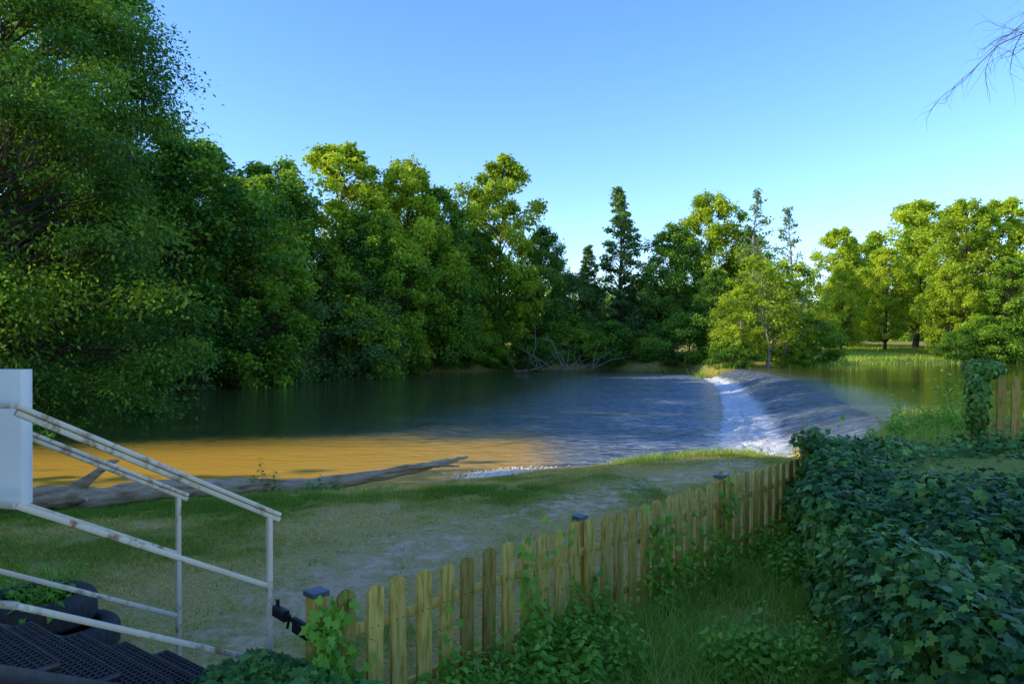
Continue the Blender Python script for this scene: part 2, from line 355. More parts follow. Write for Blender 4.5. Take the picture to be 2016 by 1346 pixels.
# ------------------------------------------------------------ trees
def make_tree(name,H,R,zb,kind='round',ncl=60,npc=450,ls=.3,seed=0,mat=None,rc=(.16,.32),flat=.65,shape='wide',droop=.15,bark=None,r0=None,fill=.35,lean=(0,0),ctone=.19):
    r=RS(seed);mb=MB()
    r0=r0 or H*.014
    k=9;zt=np.linspace(0,1,k)
    wob=np.cumsum(r.randn(k,2)*.012*H,axis=0)*.6+np.array(lean)[None]*zt[:,None]**1.5*H;wob[0]=0
    TP=np.stack([wob[:,0],wob[:,1],zt*H*.93],1)
    tube(mb,TP,r0*(1-zt*.88)*np.where(zt<.01,1.35,1),7,0)
    def tp(z): return np.stack([np.interp(z,TP[:,2],TP[:,0]),np.interp(z,TP[:,2],TP[:,1])],-1)
    ph=r.rand(6)*6
    for c in range(ncl):
        t=(c+r.rand())/ncl;a=r.rand()*2*PI
        if kind=='round': env=R*max(.15,math.sin(PI*min(1,(t*.86+.12))))**.6
        elif kind=='cone': env=R*max(.05,(1-t))**.75*min(1,(t+.12)*4)
        elif kind=='column': env=R*min(1,(t+.1)*3,(1.04-t)*3)
        elif kind=='curtain': env=R*min(1,(t*.5+.72))*max(.15,(1-t*t*.35)) if t<.8 else R*max(.2,(1-t)*3.2)
        env*=1+.20*math.sin(2*a+ph[0]+3*t)+.15*math.sin(3*a+ph[1]+9*t)
        z=zb+(H-zb)*t*.96
        q=env*(fill+(1-fill)*math.sqrt(r.rand()))
        rad=R*(rc[0]+(rc[1]-rc[0])*r.rand())*(.65+.5*env/R)
        ct=tp(z);cc=np.array([ct[0]+q*math.cos(a),ct[1]+q*math.sin(a),z-droop*q*.5])
        zs=max(zb*.6,z-q*(.5+.4*r.rand()));zs=min(zs,H*.88);s=tp(zs)
        p0=np.array([s[0],s[1],zs]);mid=(p0+cc)/2+np.array([0,0,.12*q])+r.randn(3)*.05*q
        tube(mb,[p0,mid,cc],[r0*.26*(1-t*.6),r0*.15,r0*.04],4,0,cap=False)
        for w in range(3):
            e=cc+nrm(r.randn(3))*rad*.8;tube(mb,[mid,(mid+e)/2+r.randn(3)*.1*rad,e],[r0*.08,r0*.05,r0*.02],3,0,cap=False)
        n=int(npc*(.6+.8*r.rand()))
        d=nrm(r.randn(n,3));d[:,2]=np.abs(d[:,2])*np.where(r.rand(n)<.68,1,-1)
        rr=rad*(.25+.95*r.rand(n)**.8)*(1+.4*np.sin(d[:,0]*5+c)*np.cos(d[:,1]*6+c*2))
        P=cc+d*rr[:,None]*np.array([1,1,flat])+r.randn(n,3)*rad*.14
        P[:,2]-=droop*((P[:,0]-cc[0])**2+(P[:,1]-cc[1])**2)/max(rad,.1)*.5
        P[:,2]=np.maximum(P[:,2],.15)
        Nn=d*.6+np.array([0,0,.5])+r.randn(n,3)*.65
        D=d*.7+r.randn(n,3)*.6+np.array([0,0,-.45])
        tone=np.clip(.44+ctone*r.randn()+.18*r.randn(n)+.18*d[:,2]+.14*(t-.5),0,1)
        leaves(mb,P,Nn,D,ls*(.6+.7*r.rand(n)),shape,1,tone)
    return mb.mesh(name,[bark or M_bark,mat],smooth=[0])
def put(name,me,x,y,h=None,base=1.,rz=0.,w=1.,dz=0):
    s=(h/base) if h else 1
    z=float(Hf(np.array([x]),np.array([y]))[0])-.1+dz
    return place(name,me,(x,y,z),rz,(s*w,s*w,s))
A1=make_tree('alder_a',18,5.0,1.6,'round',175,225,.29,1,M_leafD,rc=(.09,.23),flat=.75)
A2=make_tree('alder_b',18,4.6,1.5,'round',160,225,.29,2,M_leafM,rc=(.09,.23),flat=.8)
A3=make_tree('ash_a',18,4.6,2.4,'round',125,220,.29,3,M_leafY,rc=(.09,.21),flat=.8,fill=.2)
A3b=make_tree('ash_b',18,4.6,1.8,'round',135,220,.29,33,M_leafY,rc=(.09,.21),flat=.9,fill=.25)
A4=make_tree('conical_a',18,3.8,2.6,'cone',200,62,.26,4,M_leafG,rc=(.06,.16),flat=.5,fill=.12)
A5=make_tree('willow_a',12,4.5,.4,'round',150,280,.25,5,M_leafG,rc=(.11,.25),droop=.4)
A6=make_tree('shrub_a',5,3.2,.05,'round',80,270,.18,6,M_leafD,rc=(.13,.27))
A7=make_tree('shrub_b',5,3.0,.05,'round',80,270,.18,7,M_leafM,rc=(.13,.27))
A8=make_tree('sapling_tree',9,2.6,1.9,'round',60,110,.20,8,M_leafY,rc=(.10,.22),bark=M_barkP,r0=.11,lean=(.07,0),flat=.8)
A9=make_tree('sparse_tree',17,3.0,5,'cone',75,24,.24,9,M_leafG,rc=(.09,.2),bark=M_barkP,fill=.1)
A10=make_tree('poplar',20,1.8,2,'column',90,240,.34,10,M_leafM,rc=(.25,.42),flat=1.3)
D18=18.
L=[('alder_tree',A1,-21,45,15.5,0.3,1.15),('alder_tree',A2,-17.2,50,15.8,1.0,1.1),('ash_tree',A3,-14.6,63,19.6,2.0,1.15),
('alder_tree',A1,-19,58,17.5,2.6,1.1),('alder_tree',A2,-11.5,60,15.0,3.3,1.1),('ash_tree',A3b,-9.0,66,19.4,.7,.9),('alder_tree',A1,-5.6,69,17.2,4.0,.9),
('ash_tree',A3,-.9,74,20.7,5.0,.95),('alder_tree',A1,-7.6,67,13.5,1.2,1.05),('alder_tree',A2,-3.0,71.5,13.2,5.5,1.0),('alder_tree',A1,-13.5,60.5,12.5,.2,1.1),
('alder_tree',A1,2.2,76,13.8,1.1,.8),('alder_tree',A2,-28,48,17,2.1,1.2),('alder_tree',A1,-30,38,18,.9,1.2),('alder_tree',A1,-26,60,18,5.9,1.2)]
for n,me,x,y,h,rz,w in L: put(n,me,x,y,h,D18,rz,w)
for n,me,x,y,h,rz,w in [('willow_tree',A5,-12.8,58.5,10.5,0,1.0),('willow_tree',A5,-17.5,53,9.5,2,1.0),('willow_tree',A5,-22,46,9,4,1.1),('willow_tree',A5,13.5,78,8.5,1,1.),('willow_tree',A5,7,80,9.5,3,1.)]:
    put(n,me,x,y,h,12,rz,w)
R_=[('conical_alder_tree',A4,11.6,78,18.6,.4,1.05),('conical_alder_tree',A4,8.2,80,12.5,2.4,1.),('alder_tree',A1,16.2,78,14.2,.2,.9),
('ash_tree',A3b,21.2,79,17.6,1.5,1.0),('alder_tree',A2,24.8,78,13.5,1.9,.8),('alder_tree',A1,19.5,73,9,.6,.9),
('ash_tree',A3,40.5,92,15.5,.4,1.),('ash_tree',A3b,37.5,84,10.5,3.4,1.),('ash_tree',A3,43.5,86,12.5,1.4,1.),('ash_tree',A3b,48.8,80,17.2,2.7,1.05),('ash_tree',A3,54,82,17.8,.1,1.15),
('ash_tree',A3b,45.3,76,10,4.1,1.1),('alder_tree',A2,49.5,73,10.5,4.7,1.1),('ash_tree',A3,55,76,14,.8,1.1),('ash_tree',A3b,61,78,16.5,1.8,1.2),('ash_tree',A3,52,95,19.5,.8,1.2),('ash_tree',A3b,33.5,96,10,.8,1.2)]
for n,me,x,y,h,rz,w in R_: put(n,me,x,y,h,D18,rz,w)
for x,y,h,rz in [(24.2,73,18.2,0.),(25.2,67,15.5,2.)]: put('sparse_birch_tree',A9,x,y,h-1,17,rz,1)
for x,y,h,rz in [(18.3,58.9,7.0,0.),(20.6,59.4,9.3,2.2),(22.4,60.6,8.8,4.1),(19.2,60.5,5.8,1.)]: put('riverside_young_tree',A8,x,y,h,9,rz,1.1)
for x,y,h in [(66,122,23.5),(54.5,112,18),(56.5,114,17.6),(51,110,17)]: put('poplar_tree',A10,x,y,h-1,20,x,1)
r=RS(77)
sh_pts=[(-22,41),(-22.5,36),(-21,50),(-17.5,58.3),(-14,62),(-9.5,66),(-5.5,68.8),(-1,71),(3,72.5),(7,74),(10,74.3),(13.5,72.5),(16.6,68),(24.5,62.5),(44,71.5),(47.5,71.5),(52,71.5),(57,72.5),(64,73),(20,66),(13,76),(5,76),(-12,63.7),(-3,70),(1,72)]
for i,(x,y) in enumerate(sh_pts):
    put('bank_shrub',[A6,A7][i%2],x+r.randn()*.4,y+r.rand()*.8,2.4+2.4*r.rand(),5,r.rand()*6,1.25)
put('bank_shrub',A6,17.6,58.8,2.2,5,2,1.2);put('bank_shrub',A7,23.4,60.5,1.8,5,1,1.2)
# distant mass of trees
mb=MB();r=RS(5)
for i in range(170):
    a=r.uniform(-1.0,1.15);dist=r.uniform(118,165);x=dist*math.sin(a);y=dist*math.cos(a)
    h=r.uniform(7,13)*(1.15 if a>.35 else 1.0);n=1500
    if .36<a<.47: h*=.8
    d=nrm(r.randn(n,3));d[:,2]=np.abs(d[:,2]);rr=(.6+.5*r.rand(n))*(1+.3*np.sin(d[:,0]*7+i)*np.cos(d[:,2]*8+i))
    P=np.array([x,y,1.5])+d*rr[:,None]*np.array([5.,5.,h*.92])
    leaves(mb,P,d+r.randn(n,3)*.5,r.randn(n,3),.7*(.6+.7*r.rand(n)),'wide',0,np.clip(.5+.15*r.randn()+.15*r.randn(n),0,1))
mb.obj('distant_treeline',[M_leafM])
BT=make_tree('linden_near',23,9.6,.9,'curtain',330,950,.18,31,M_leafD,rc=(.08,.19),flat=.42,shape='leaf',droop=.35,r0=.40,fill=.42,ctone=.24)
put('linden_tree',BT,-20.8,28.5,None,1,0.0,1)
BT2=make_tree('linden_side',18,7.5,.6,'round',130,760,.22,32,M_leafM,rc=(.12,.22),flat=.5,shape='leaf',droop=.3,r0=.33)
put('linden_tree',BT2,-27,37,19,18,1.,1)
SH1=make_tree('offscreen_shade_tree_mesh',17,6,1.2,'round',110,430,.5,41,M_leafM,rc=(.2,.36))  # unseen trees added to shade the foreground and leave a strip of water lit
for x,y,h,rz in [(-23,4.6,17,0.),(-21,-1.0,18,2.),(-24,-7.5,19,4.),(-32,2.5,21,1.),(-15,-7,18,3.),(-16.5,4.6,14,5.)]:
    put('offscreen_shade_tree',SH1,x,y,h,17,rz,1.)
# bare twig tree top right
mb=MB();r=RS(12)
tube(mb,[(9.4,8.3,0.8),(9.3,8.2,4),(9.0,8.1,7.5),(8.9,8.0,10)],[.2,.17,.12,.05],8)
def branch(p,d,L,rad,lev):
    p=np.array(p,float);pts=[p];d=np.array(d,float)
    for k in range(5):
        d=nrm(d+r.randn(3)*.16+np.array([0,0,-.04]));p=p+d*L/5;pts.append(p)
    tube(mb,pts,np.linspace(rad,rad*.35,6),4,cap=False)
    if lev>0:
        for k in range(5 if lev>1 else 7):
            q=pts[1+k%5];branch(q,nrm(d+r.randn(3)*.55),L*.5,rad*.42,lev-1)
for z0,dd in [(6.8,(-1,-.05,.0)),(7.2,(-1,.1,-.03)),(7.7,(-.9,.3,-.05))]:
    branch((9.1,8.1,z0),dd,2.6,.03,3)
mb.obj('bare_branch_tree',[M_bark])
mb=MB();r=RS(3)
for i in range(26):
    p=np.array([r.uniform(1,9),r.uniform(69.,71.),-.5]);d=nrm(np.array([r.uniform(-1,1),r.uniform(-.5,.1),r.uniform(.05,.9)]));L_=r.uniform(1.5,4.8)
    tube(mb,[p,p+d*L_*.5+r.randn(3)*.35,p+d*L_+r.randn(3)*.6],[.05,.035,.012],5)
mb.obj('dead_driftwood_branches',[M_barkP])
# ------------------------------------------------------------ lawn grass etc
r=RS(50)
def lawn_pts(n,x0,x1,y0,y1,dens):
    x=r.uniform(x0,x1,n);y=y0+(y1-y0)*r.rand(n)**1.0;k=r.rand(n)<dens(x,y);return x[k],y[k]
def dens(x,y):
    g,d=masks(x,y);s=sdf(x,y)
    return np.clip(1.0-d*1.6,0.06,1)*(s>.15)*(fside(x,y)<.05)*(.5+.5*g)*(fbm(x*2.2,y*2.2,44,3)>.33)
x,y=lawn_pts(640000,-12,9,4.2,19.5,dens)
g,d=masks(x,y);z=Hf(x,y);n=len(x)
tone=np.clip(.86-.95*g+.16*r.randn(n)+.85*(fbm(x*1.7,y*1.7,61,4)-.5),0,1)
h=(.024+.036*r.rand(n))*(1+1.1*g);edge=sdf(x,y)<1.3;h=np.where(edge,h*1.7,h)
mb=MB();blades(mb,np.stack([x,y,z-.005],1),h,.007+.005*r.rand(n),.6+.9*r.rand(n),r.rand(n)*2*PI,0,tone,seg=2)
mb.obj('lawn_grass',[M_grassL])
def tufts(mb,n,x0,x1,y0,y1,cond,hh,ww,per=14,sp=.12,tone0=.45):
    x=r.uniform(x0,x1,n);y=r.uniform(y0,y1,n);k=cond(x,y);x=x[k];y=y[k]
    x=np.repeat(x,per)+r.randn(len(x)*per)*sp;y=np.repeat(y,per)+r.randn(len(y)*per)*sp;m=len(x)
    blades(mb,np.stack([x,y,Hf(x,y)-.01],1),hh*(.5+.8*r.rand(m)),ww,.4+.7*r.rand(m),r.rand(m)*2*PI,0,np.clip(tone0+.2*r.randn(m),0,1))
mb=MB()
tufts(mb,1500,-12,8.5,13,20.5,lambda x,y:(sdf(x,y)>.05)&(sdf(x,y)<.75)&((x<-5)|(x>.9)),.13,.012,12,.1,.55)
tufts(mb,900,2.5,9.5,15,20.3,lambda x,y:(sdf(x,y)>.05)&(sdf(x,y)<2.2)&(fbm(x*1.5,y*1.5,3,2)>.42),.24,.014,14,.12,.7)
tufts(mb,70,-6.5,-2,11.6,13.6,lambda x,y:x<9,.14,.013,16,.12,.35)
tufts(mb,220,-9,2,5.5,12,lambda x,y:fside(x,y)<-.2,.09,.010,14,.07,.35)
tufts(mb,2600,-30,70,36,76,lambda x,y:(sdf(x,y)>-.1)&(sdf(x,y)<2.2),.6,.07,12,.4,.45)
mb.obj('bank_grass',[M_grassT])
mb=MB()
tufts(mb,3500,24,48,60,100,lambda x,y:(sdf(x,y)>2.2),.40,.08,10,.6,.75)
tufts(mb,1500,-40,10,60,100,lambda x,y:(sdf(x,y)>4),.55,.08,10,.6,.6)
mb.obj('meadow_grass',[M_grassT])
mb=MB()
def cond(x,y): return (fside(x,y)>.08)&(x<xline(y)+.15)
tufts(mb,1900,-1.2,4.4,2.6,10.5,lambda x,y:cond(x,y)&(fbm(x*1.3,y*1.3,7,3)>.40),.30,.008,24,.09,.5)
tufts(mb,1100,-1.2,4.4,2.6,10.5,cond,.16,.009,24,.14,.7)
tufts(mb,200,4.2,11,10.5,15.6,lambda x,y:(x>xline(y)-.3),.22,.013,22,.14,.65)
mb.obj('tall_grass',[M_grassT])
def weed(mb,x,y,h,r,ls=.09,n=22,z=None,shape='ovate',mat=0,tone0=.5,lean=.3):
    z=float(Hf(np.array([x]),np.array([y]))[0]) if z is None else z
    a=r.rand()*2*PI;L=lean*h*r.rand();p0=np.array([x,y,z]);p1=p0+np.array([L*math.cos(a),L*math.sin(a),h]);mid=(p0+p1)/2+r.randn(3)*.03
    tube(mb,[p0,mid,p1],[.006,.005,.002],4,1,cap=False)
    t=(np.arange(n)+.5)/n;t=.12+.88*t
    P=p0*((1-t)**2)[:,None]+2*mid*((t*(1-t)))[:,None]+p1*(t**2)[:,None]
    an=np.arange(n)*2.4+r.rand()*6
    D=np.stack([np.cos(an),np.sin(an),.25-.5*r.rand(n)],1)
    S=ls*(1.25-.75*t)*(.8+.4*r.rand(n));P=P+D*(.25*S)[:,None]
    Nn=np.array([0,0,1.])+D*.35+r.randn(n,3)*.18
    leaves(mb,P,Nn,D,S,shape,mat,np.clip(tone0+.25*(t-.5)+.13*r.randn(n),0,1))
mb=MB();r=RS(60);c=0
while c<560:
    x=r.uniform(-1.2,4.2);y=r.uniform(2.8,10.3)
    if not (fside(x,y)>.1 and x<xline(np.array(y))+.1): continue
    if vnoise(np.array(x*.9),np.array(y*.9),15)<.42 : continue
    weed(mb,x,y,r.uniform(.15,.45),r,r.uniform(.06,.11),20,tone0=.4+.3*r.rand());c+=1
mb.obj('nettle_weeds',[M_weed,M_weed])
mb=MB()
for i in range(40):
    x=7.9+r.randn()*.6;y=r.uniform(12.4,13.8);weed(mb,x,y,r.uniform(.2,1.15),r,r.uniform(.1,.17),22,tone0=.8,shape='leaf',lean=.7)
for i in range(10):
    x=r.uniform(5.6,6.8);y=r.uniform(12.,13);weed(mb,x,y,r.uniform(.2,.4),r,.12,20,tone0=.6)
mb.obj('pond_edge_weeds',[M_weed,M_weed])
mb=MB()
for (x,y,h) in [(-4.6,13.7,.75),(-4.45,13.8,.5),(-4.75,13.6,.4),(-3.5,13.6,.3),(-3.7,13.5,.25),(-3.2,13.7,.25),(.25,7.6,.3),(1.6,9.3,.25)]:
    weed(mb,x,y,h,r,.13,18,tone0=.45)
mb.obj('lawn_weeds',[M_weed,M_weed])
# ------------------------------------------------------------ ivy hedge
mb=MB();r=RS(70)
yv=np.linspace(2.2,11.6,80);sv=np.linspace(0,1,70)
def ivysurf(y,s):
    y=np.asarray(y,float);s=np.asarray(s,float)
    top=1.06+.66*(fbm(y*.8,s*6,33,3)-.5)+.05*np.sin(y*2.1)-.20*sstep((y-7.0)/3)
    a=np.clip(s/.35,0,1);b=np.clip((s-.35)/.65,0,1)
    x0=xline(y)-.10
    x=x0+.25*(1-np.cos(a*PI/2))*1.0-.10*np.sin(a*PI)+b*(6.6)
    z=np.where(s<.35,(top)*np.sin(a*PI/2)**.9,top+.05*np.sin(b*9+y))
    bul=(fbm(y*1.6,s*9,35,3)-.5)
    x=x-bul*.6*(1-b);z=z+bul*.46*(a>.5)
    endf=sstep((y-10.4)/1.0);z=z*(1-endf*.12)
    return np.stack([x,y,z],-1)
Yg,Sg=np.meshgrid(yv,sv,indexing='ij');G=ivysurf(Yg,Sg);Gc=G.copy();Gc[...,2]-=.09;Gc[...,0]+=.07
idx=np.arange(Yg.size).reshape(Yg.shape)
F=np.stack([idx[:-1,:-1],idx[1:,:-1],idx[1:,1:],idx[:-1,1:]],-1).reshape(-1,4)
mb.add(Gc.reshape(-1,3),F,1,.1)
n=66000
s=np.where(r.rand(n)<.45,r.rand(n)*.35,.35+.65*r.rand(n)**1.1);y=r.uniform(2.3,11.6,n)
P=ivysurf(y,s);e=1e-2
dy=(ivysurf(y+e,s)-P)/e;ds=(ivysurf(y,s+e)-P)/e
nn=nrm(np.cross(ds,dy));nn=np.where((nn[:,2:3]<-.05)|((np.abs(nn[:,2:3])<.5)&(nn[:,0:1]>0)),-nn,nn)
P=P+nn*(r.rand(n)**1.5*.18)[:,None]+r.randn(n,3)*.015
cl=fbm(y*3,s*20,90,3)
Nn=nn+r.randn(n,3)*.42+np.array([0,-.15,.2]);D=np.array([0,0,-1.])+nn*.25+r.randn(n,3)*.55
tone=np.clip(.42+1.2*(cl-.5)+.22*r.randn(n),0,1)
leaves(mb,P,Nn,D,.045+.05*r.rand(n),'ivy',0,tone)
for i in range(170):
    yy_=r.uniform(3,11.3);ss=r.uniform(.2,1);p=ivysurf(np.array(yy_),np.array(ss));weed(mb,p[0],p[1],r.uniform(.1,.36),r,.075,12,z=p[2]-.03,shape='ivy',mat=0,tone0=.8,lean=1.2)
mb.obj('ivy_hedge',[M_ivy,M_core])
# ------------------------------------------------------------ fence
def fence(name,A,D,Nn,L,posts,sp,zf,h=1.0,pw=.118,seed=1,caps=True,s0=.14):
    r=RS(seed);root=empty(name);mb=MB();D3=np.array([D[0],D[1],0.]);N3=np.array([Nn[0],Nn[1],0.])
    k=9;an=np.linspace(0,PI,k)
    s=s0
    while s<L:
        hh=h+r.randn()*.010;w=pw/2*(1+r.randn()*.03);th=.0125
        c=A+D*s;b=np.array([c[0],c[1],zf(c)])
        out=[(-w,.03),(w,.03)]+[(w*math.cos(a),hh-w*.75+w*.75*math.sin(a)) for a in an]
        m=len(out);tl=r.randn()*.014
        V=[b+D3*(u+tl*v)+np.array([0,0,v])+N3*(.045+o) for o in (-th,th) for u,v in out]
        tn=np.clip(.55+.32*r.randn(),0,1)
        mb.add(V,[[i,(i+1)%m,m+(i+1)%m,m+i] for i in range(m)],0,tn)
        mb.add(V[:m],[list(range(m))],0,tn);mb.add(V[m:],[list(range(m))[::-1]],0,tn)
        for zz in (.26,.74):
            for dx in (-.025,.025):
                q=b+D3*dx+np.array([0,0,zz*h+r.randn()*.004])+N3*(.058)
                tube(mb,[q,q+N3*.004],[.0045,.0035],6,1)
        s+=sp*(1+r.randn()*.03)
    mb.obj('pickets',[M_fence,M_black],parent=root)
    mb=MB()
    for zz in (.26,.74):
        for i in range(len(posts)-1):
            p=A+D*(posts[i]);q=A+D*min(posts[i+1],L);bar(mb,(p[0]+N3[0]*.012,p[1]+N3[1]*.012,zf(p)+zz*h),(q[0]+N3[0]*.012,q[1]+N3[1]*.012,zf(q)+zz*h),.038,.07,0,.45,.004)
    mb.obj('rails',[M_fence],parent=root)
    mb=MB()
    for p_ in posts:
        p=A+D*p_-Nn*.06;z0=zf(p);hh=h-.005
        box(mb,(p[0],p[1],z0+hh/2-.1),(D3,N3,(0,0,1)),(.048,.048,hh/2+.1),0,.6,.005)
        if caps:
            t=z0+hh+.004
            box(mb,(p[0],p[1],t+.012),(D3,N3,(0,0,1)),(.058,.058,.014),1,.5,.004)
            V=[np.array([p[0],p[1],t+.0265])+D3*a*.055+N3*b*.055 for a,b in ((-1,-1),(1,-1),(1,1),(-1,1))]+[np.array([p[0],p[1],t+.045])]
            mb.add(V,[[0,1,4],[1,2,4],[2,3,4],[3,0,4]],1)
    mb.obj('posts',[M_fence,M_cap],parent=root)
    return root
fence('picket_fence',FA,FD,FN,7.6,[0,2.58,5.14,7.55],.208,lambda c:0.0,1.0,.120,seed=3)
fence('picket_fence',np.array([6.98,11.15]),np.array([.97,-.24]),np.array([-.24,-.97]),2.6,[0,2.5],.2,lambda c:1.0,.98,.115,seed=8,caps=False)
mb=MB();r=RS(88)
def creeper(c,rx,rz,n,sz,shape='ivy',tone0=.5,flat=.18):
    s=r.randn(n)*rx;zz=r.randn(n)*rz;o=.07+np.abs(r.randn(n))*flat
    P=np.stack([FA[0]+FD[0]*(c[0]+s)+FN[0]*o,FA[1]+FD[1]*(c[0]+s)+FN[1]*o,np.maximum(.03,c[1]+zz)],1)
    Nn=np.array([FN[0],FN[1],.5])+r.randn(n,3)*.5;D=np.array([0,0,-.7])+r.randn(n,3)*.6
    leaves(mb,P,Nn,D,sz*(.6+.6*r.rand(n)),shape,0,np.clip(tone0+.17*r.randn(n),0,1))
creeper((-.02,.88),.07,.07,70,.075,flat=.06);creeper((-.05,.62),.07,.14,80,.075,flat=.07);creeper((.05,.45),.12,.12,90,.08,flat=.06)
creeper((1.75,.55),.06,.3,90,.075,'ovate',.55,.05);creeper((1.95,.25),.14,.12,120,.08,'ovate',.5,.08)
creeper((2.6,.3),.16,.16,120,.075,'ovate',.5,.1);creeper((3.6,.5),.14,.24,160,.08,'ovate',.5,.08);creeper((4.3,.3),.3,.18,220,.08,'ovate',.5,.14)
creeper((5.0,.7),.08,.22,80,.075,'ovate',.55,.05);creeper((5.7,.15),.5,.12,240,.085,'ovate',.45,.2);creeper((7.2,.6),.2,.28,520,.08,'ivy',.45,.2)
creeper((1.0,.1),.5,.1,200,.085,'ovate',.5,.12);creeper((2.2,.95),.12,.08,12,.075,'ovate',.6,.03);creeper((.9,.25),.08,.2,50,.075,'ovate',.5,.05)
for i in range(60):
    s=r.uniform(.2,7.2);p=FA+FD*s+FN*(.1+.25*r.rand());weed(mb,p[0],p[1],r.uniform(.2,.65),r,.08,16,z=0,tone0=.5,lean=.5)
mb.obj('bramble_creeper',[M_weed,M_weed])
mb=MB();n=7500
x=r.uniform(-2.1,-.5,n);y=r.uniform(3.3,4.6,n)
hh=.46*np.exp(-((x+1.1)/.6)**2)+.34*np.exp(-((x+1.7)/.45)**2)
P=np.stack([x,y,hh*(.7+.5*fbm(x*6,y*6,2,2))+r.rand(n)*.08],1)
k=(y<4.5-.2*(x+1.2))&(y>3.2)
P=P[k];n=len(P)
leaves(mb,P,np.array([.0,-.35,1.])+r.randn(n,3)*.4,r.randn(n,3)+np.array([0,-.5,-.3]),.055+.04*r.rand(n),'ivy',0,np.clip(.6+.2*r.randn(n),0,1))
mb.obj('ground_ivy',[M_ivy])
mb=MB();n=1100;d=nrm(r.randn(n,3))
P=np.array([6.98,11.05,1.6])+d*(.13+.08*r.rand(n))[:,None]*np.array([.9,.8,3.2]);P[:450]=np.array([7.15,11.15,2.08])+d[:450]*np.array([.32,.22,.14])
leaves(mb,P,d+r.randn(n,3)*.3,r.randn(n,3)+np.array([0,0,-.6]),.075,'ivy',0,np.clip(.6+.2*r.randn(n),0,1))
mb.obj('post_ivy',[M_ivy])
# ------------------------------------------------------------ stairs & railings
d2=np.array([.6,.8]);n2=np.array([-.8,.6]);PM=np.array([-1.55,4.7])
root=empty('metal_staircase')
SL=.545
def railing(name,o,zt,t0,t1,posts,gap=.485,ext=.07,tbend=-1.42,lenL=1.6):
    mb=MB()
    def pt(t,z): return (o[0]+d2[0]*t,o[1]+d2[1]*t,z)
    L3=np.array([-.97,.24,0])
    for k in range(3):
        z=zt-k*gap;w,h=(.055,.026) if k==0 else (.032,.032)
        e=ext if k==0 else (0. if k==1 else -.02)
        a=pt(t1+e,z-SL*(t1+e));b=pt(tbend,z-SL*tbend)
        bar(mb,a,b,w,h);c=np.array(b)+L3*lenL;bar(mb,b,c,w,h)
        if k==0: bar(mb,np.array(a)-np.array([0,0,.034]),np.array(b)-np.array([0,0,.034]),.03,.03)
    for t in posts:
        zt_=zt-SL*t-.03;bar(mb,pt(t,-.05),pt(t,zt_),.034,.034)
    pe=np.array(pt(tbend,0))+L3*(lenL-.1);bar(mb,(pe[0],pe[1],-.05),(pe[0],pe[1],zt-SL*tbend-.02),.038,.038)
    mb.obj(name,[M_rail],parent=root)
railing('railing_near',PM,1.45,-1.4,0.0,[0.0])
railing('railing_far',np.array([-2.54,5.6]),1.385,-1.3,0.0,[0.0],gap=.475,tbend=-1.36)
mb=MB()
for k in range(6):
    t0=-.0-.3*k;z=.24+.163*k
    c=PM+d2*(t0-.15)+n2*.66;D3=np.array([*d2,0]);S3=np.array([*n2,0])
    hw=.60;hd=.145
    for sgn in (-1,1):
        box(mb,(c[0]+d2[0]*hd*sgn,c[1]+d2[1]*hd*sgn,z-.02),(D3,(0,0,1),S3),(.004,.022,hw))
        box(mb,(c[0]+n2[0]*hw*sgn,c[1]+n2[1]*hw*sgn,z-.02),(S3,(0,0,1),D3),(.003,.021,hd))
    for i in range(27):
        u=-hw+.02+i*(2*hw-.04)/26;box(mb,(c[0]+n2[0]*u,c[1]+n2[1]*u,z-.013),(S3,(0,0,1),D3),(.0022,.012,hd-.005))
    for i in range(8):
        u=-hd+.018+i*(2*hd-.036)/7;box(mb,(c[0]+d2[0]*u,c[1]+d2[1]*u,z-.009),(D3,(0,0,1),S3),(.0028,.0075,hw-.004))
mb.obj('grating_treads',[M_grate],parent=root)
mb=MB()
for o in (.03,1.30):
    p=PM+n2*o;q=p-d2*2.1
    bar(mb,(p[0],p[1],.10),(q[0],q[1],.10+SL*2.1),.012,.14,0)
mb.obj('stringers',[M_grate],parent=root)
mb=MB()
zz=.24+.163*6
for i in range(30):
    u=.02+i*1.25/29;p=PM+d2*(-1.9)+n2*u;q=p-d2*1.6
    bar(mb,(p[0],p[1],zz),(q[0],q[1],zz),.005,.025,0,.5,0)
for i in range(12):
    p=PM+d2*(-1.9-.13*i)+n2*.0;q=p+n2*1.3;bar(mb,(p[0],p[1],zz+.005),(q[0],q[1],zz+.005),.005,.012,0,.5,0)
mb.obj('grating_landing',[M_grate],parent=root)
root=empty('white_utility_cabinet')
mb=MB();box(mb,(-3.11,4.0,2.015),((1,0,0),(0,1,0),(0,0,1)),(.48,.05,.365),0,.5,.012);mb.obj('body',[M_white],parent=root)
mb=MB()
for x in (-3.45,-3.0): bar(mb,(x,4.02,-.1),(x,4.02,1.66),.05,.05)
mb.obj('legs',[M_rail],parent=root)
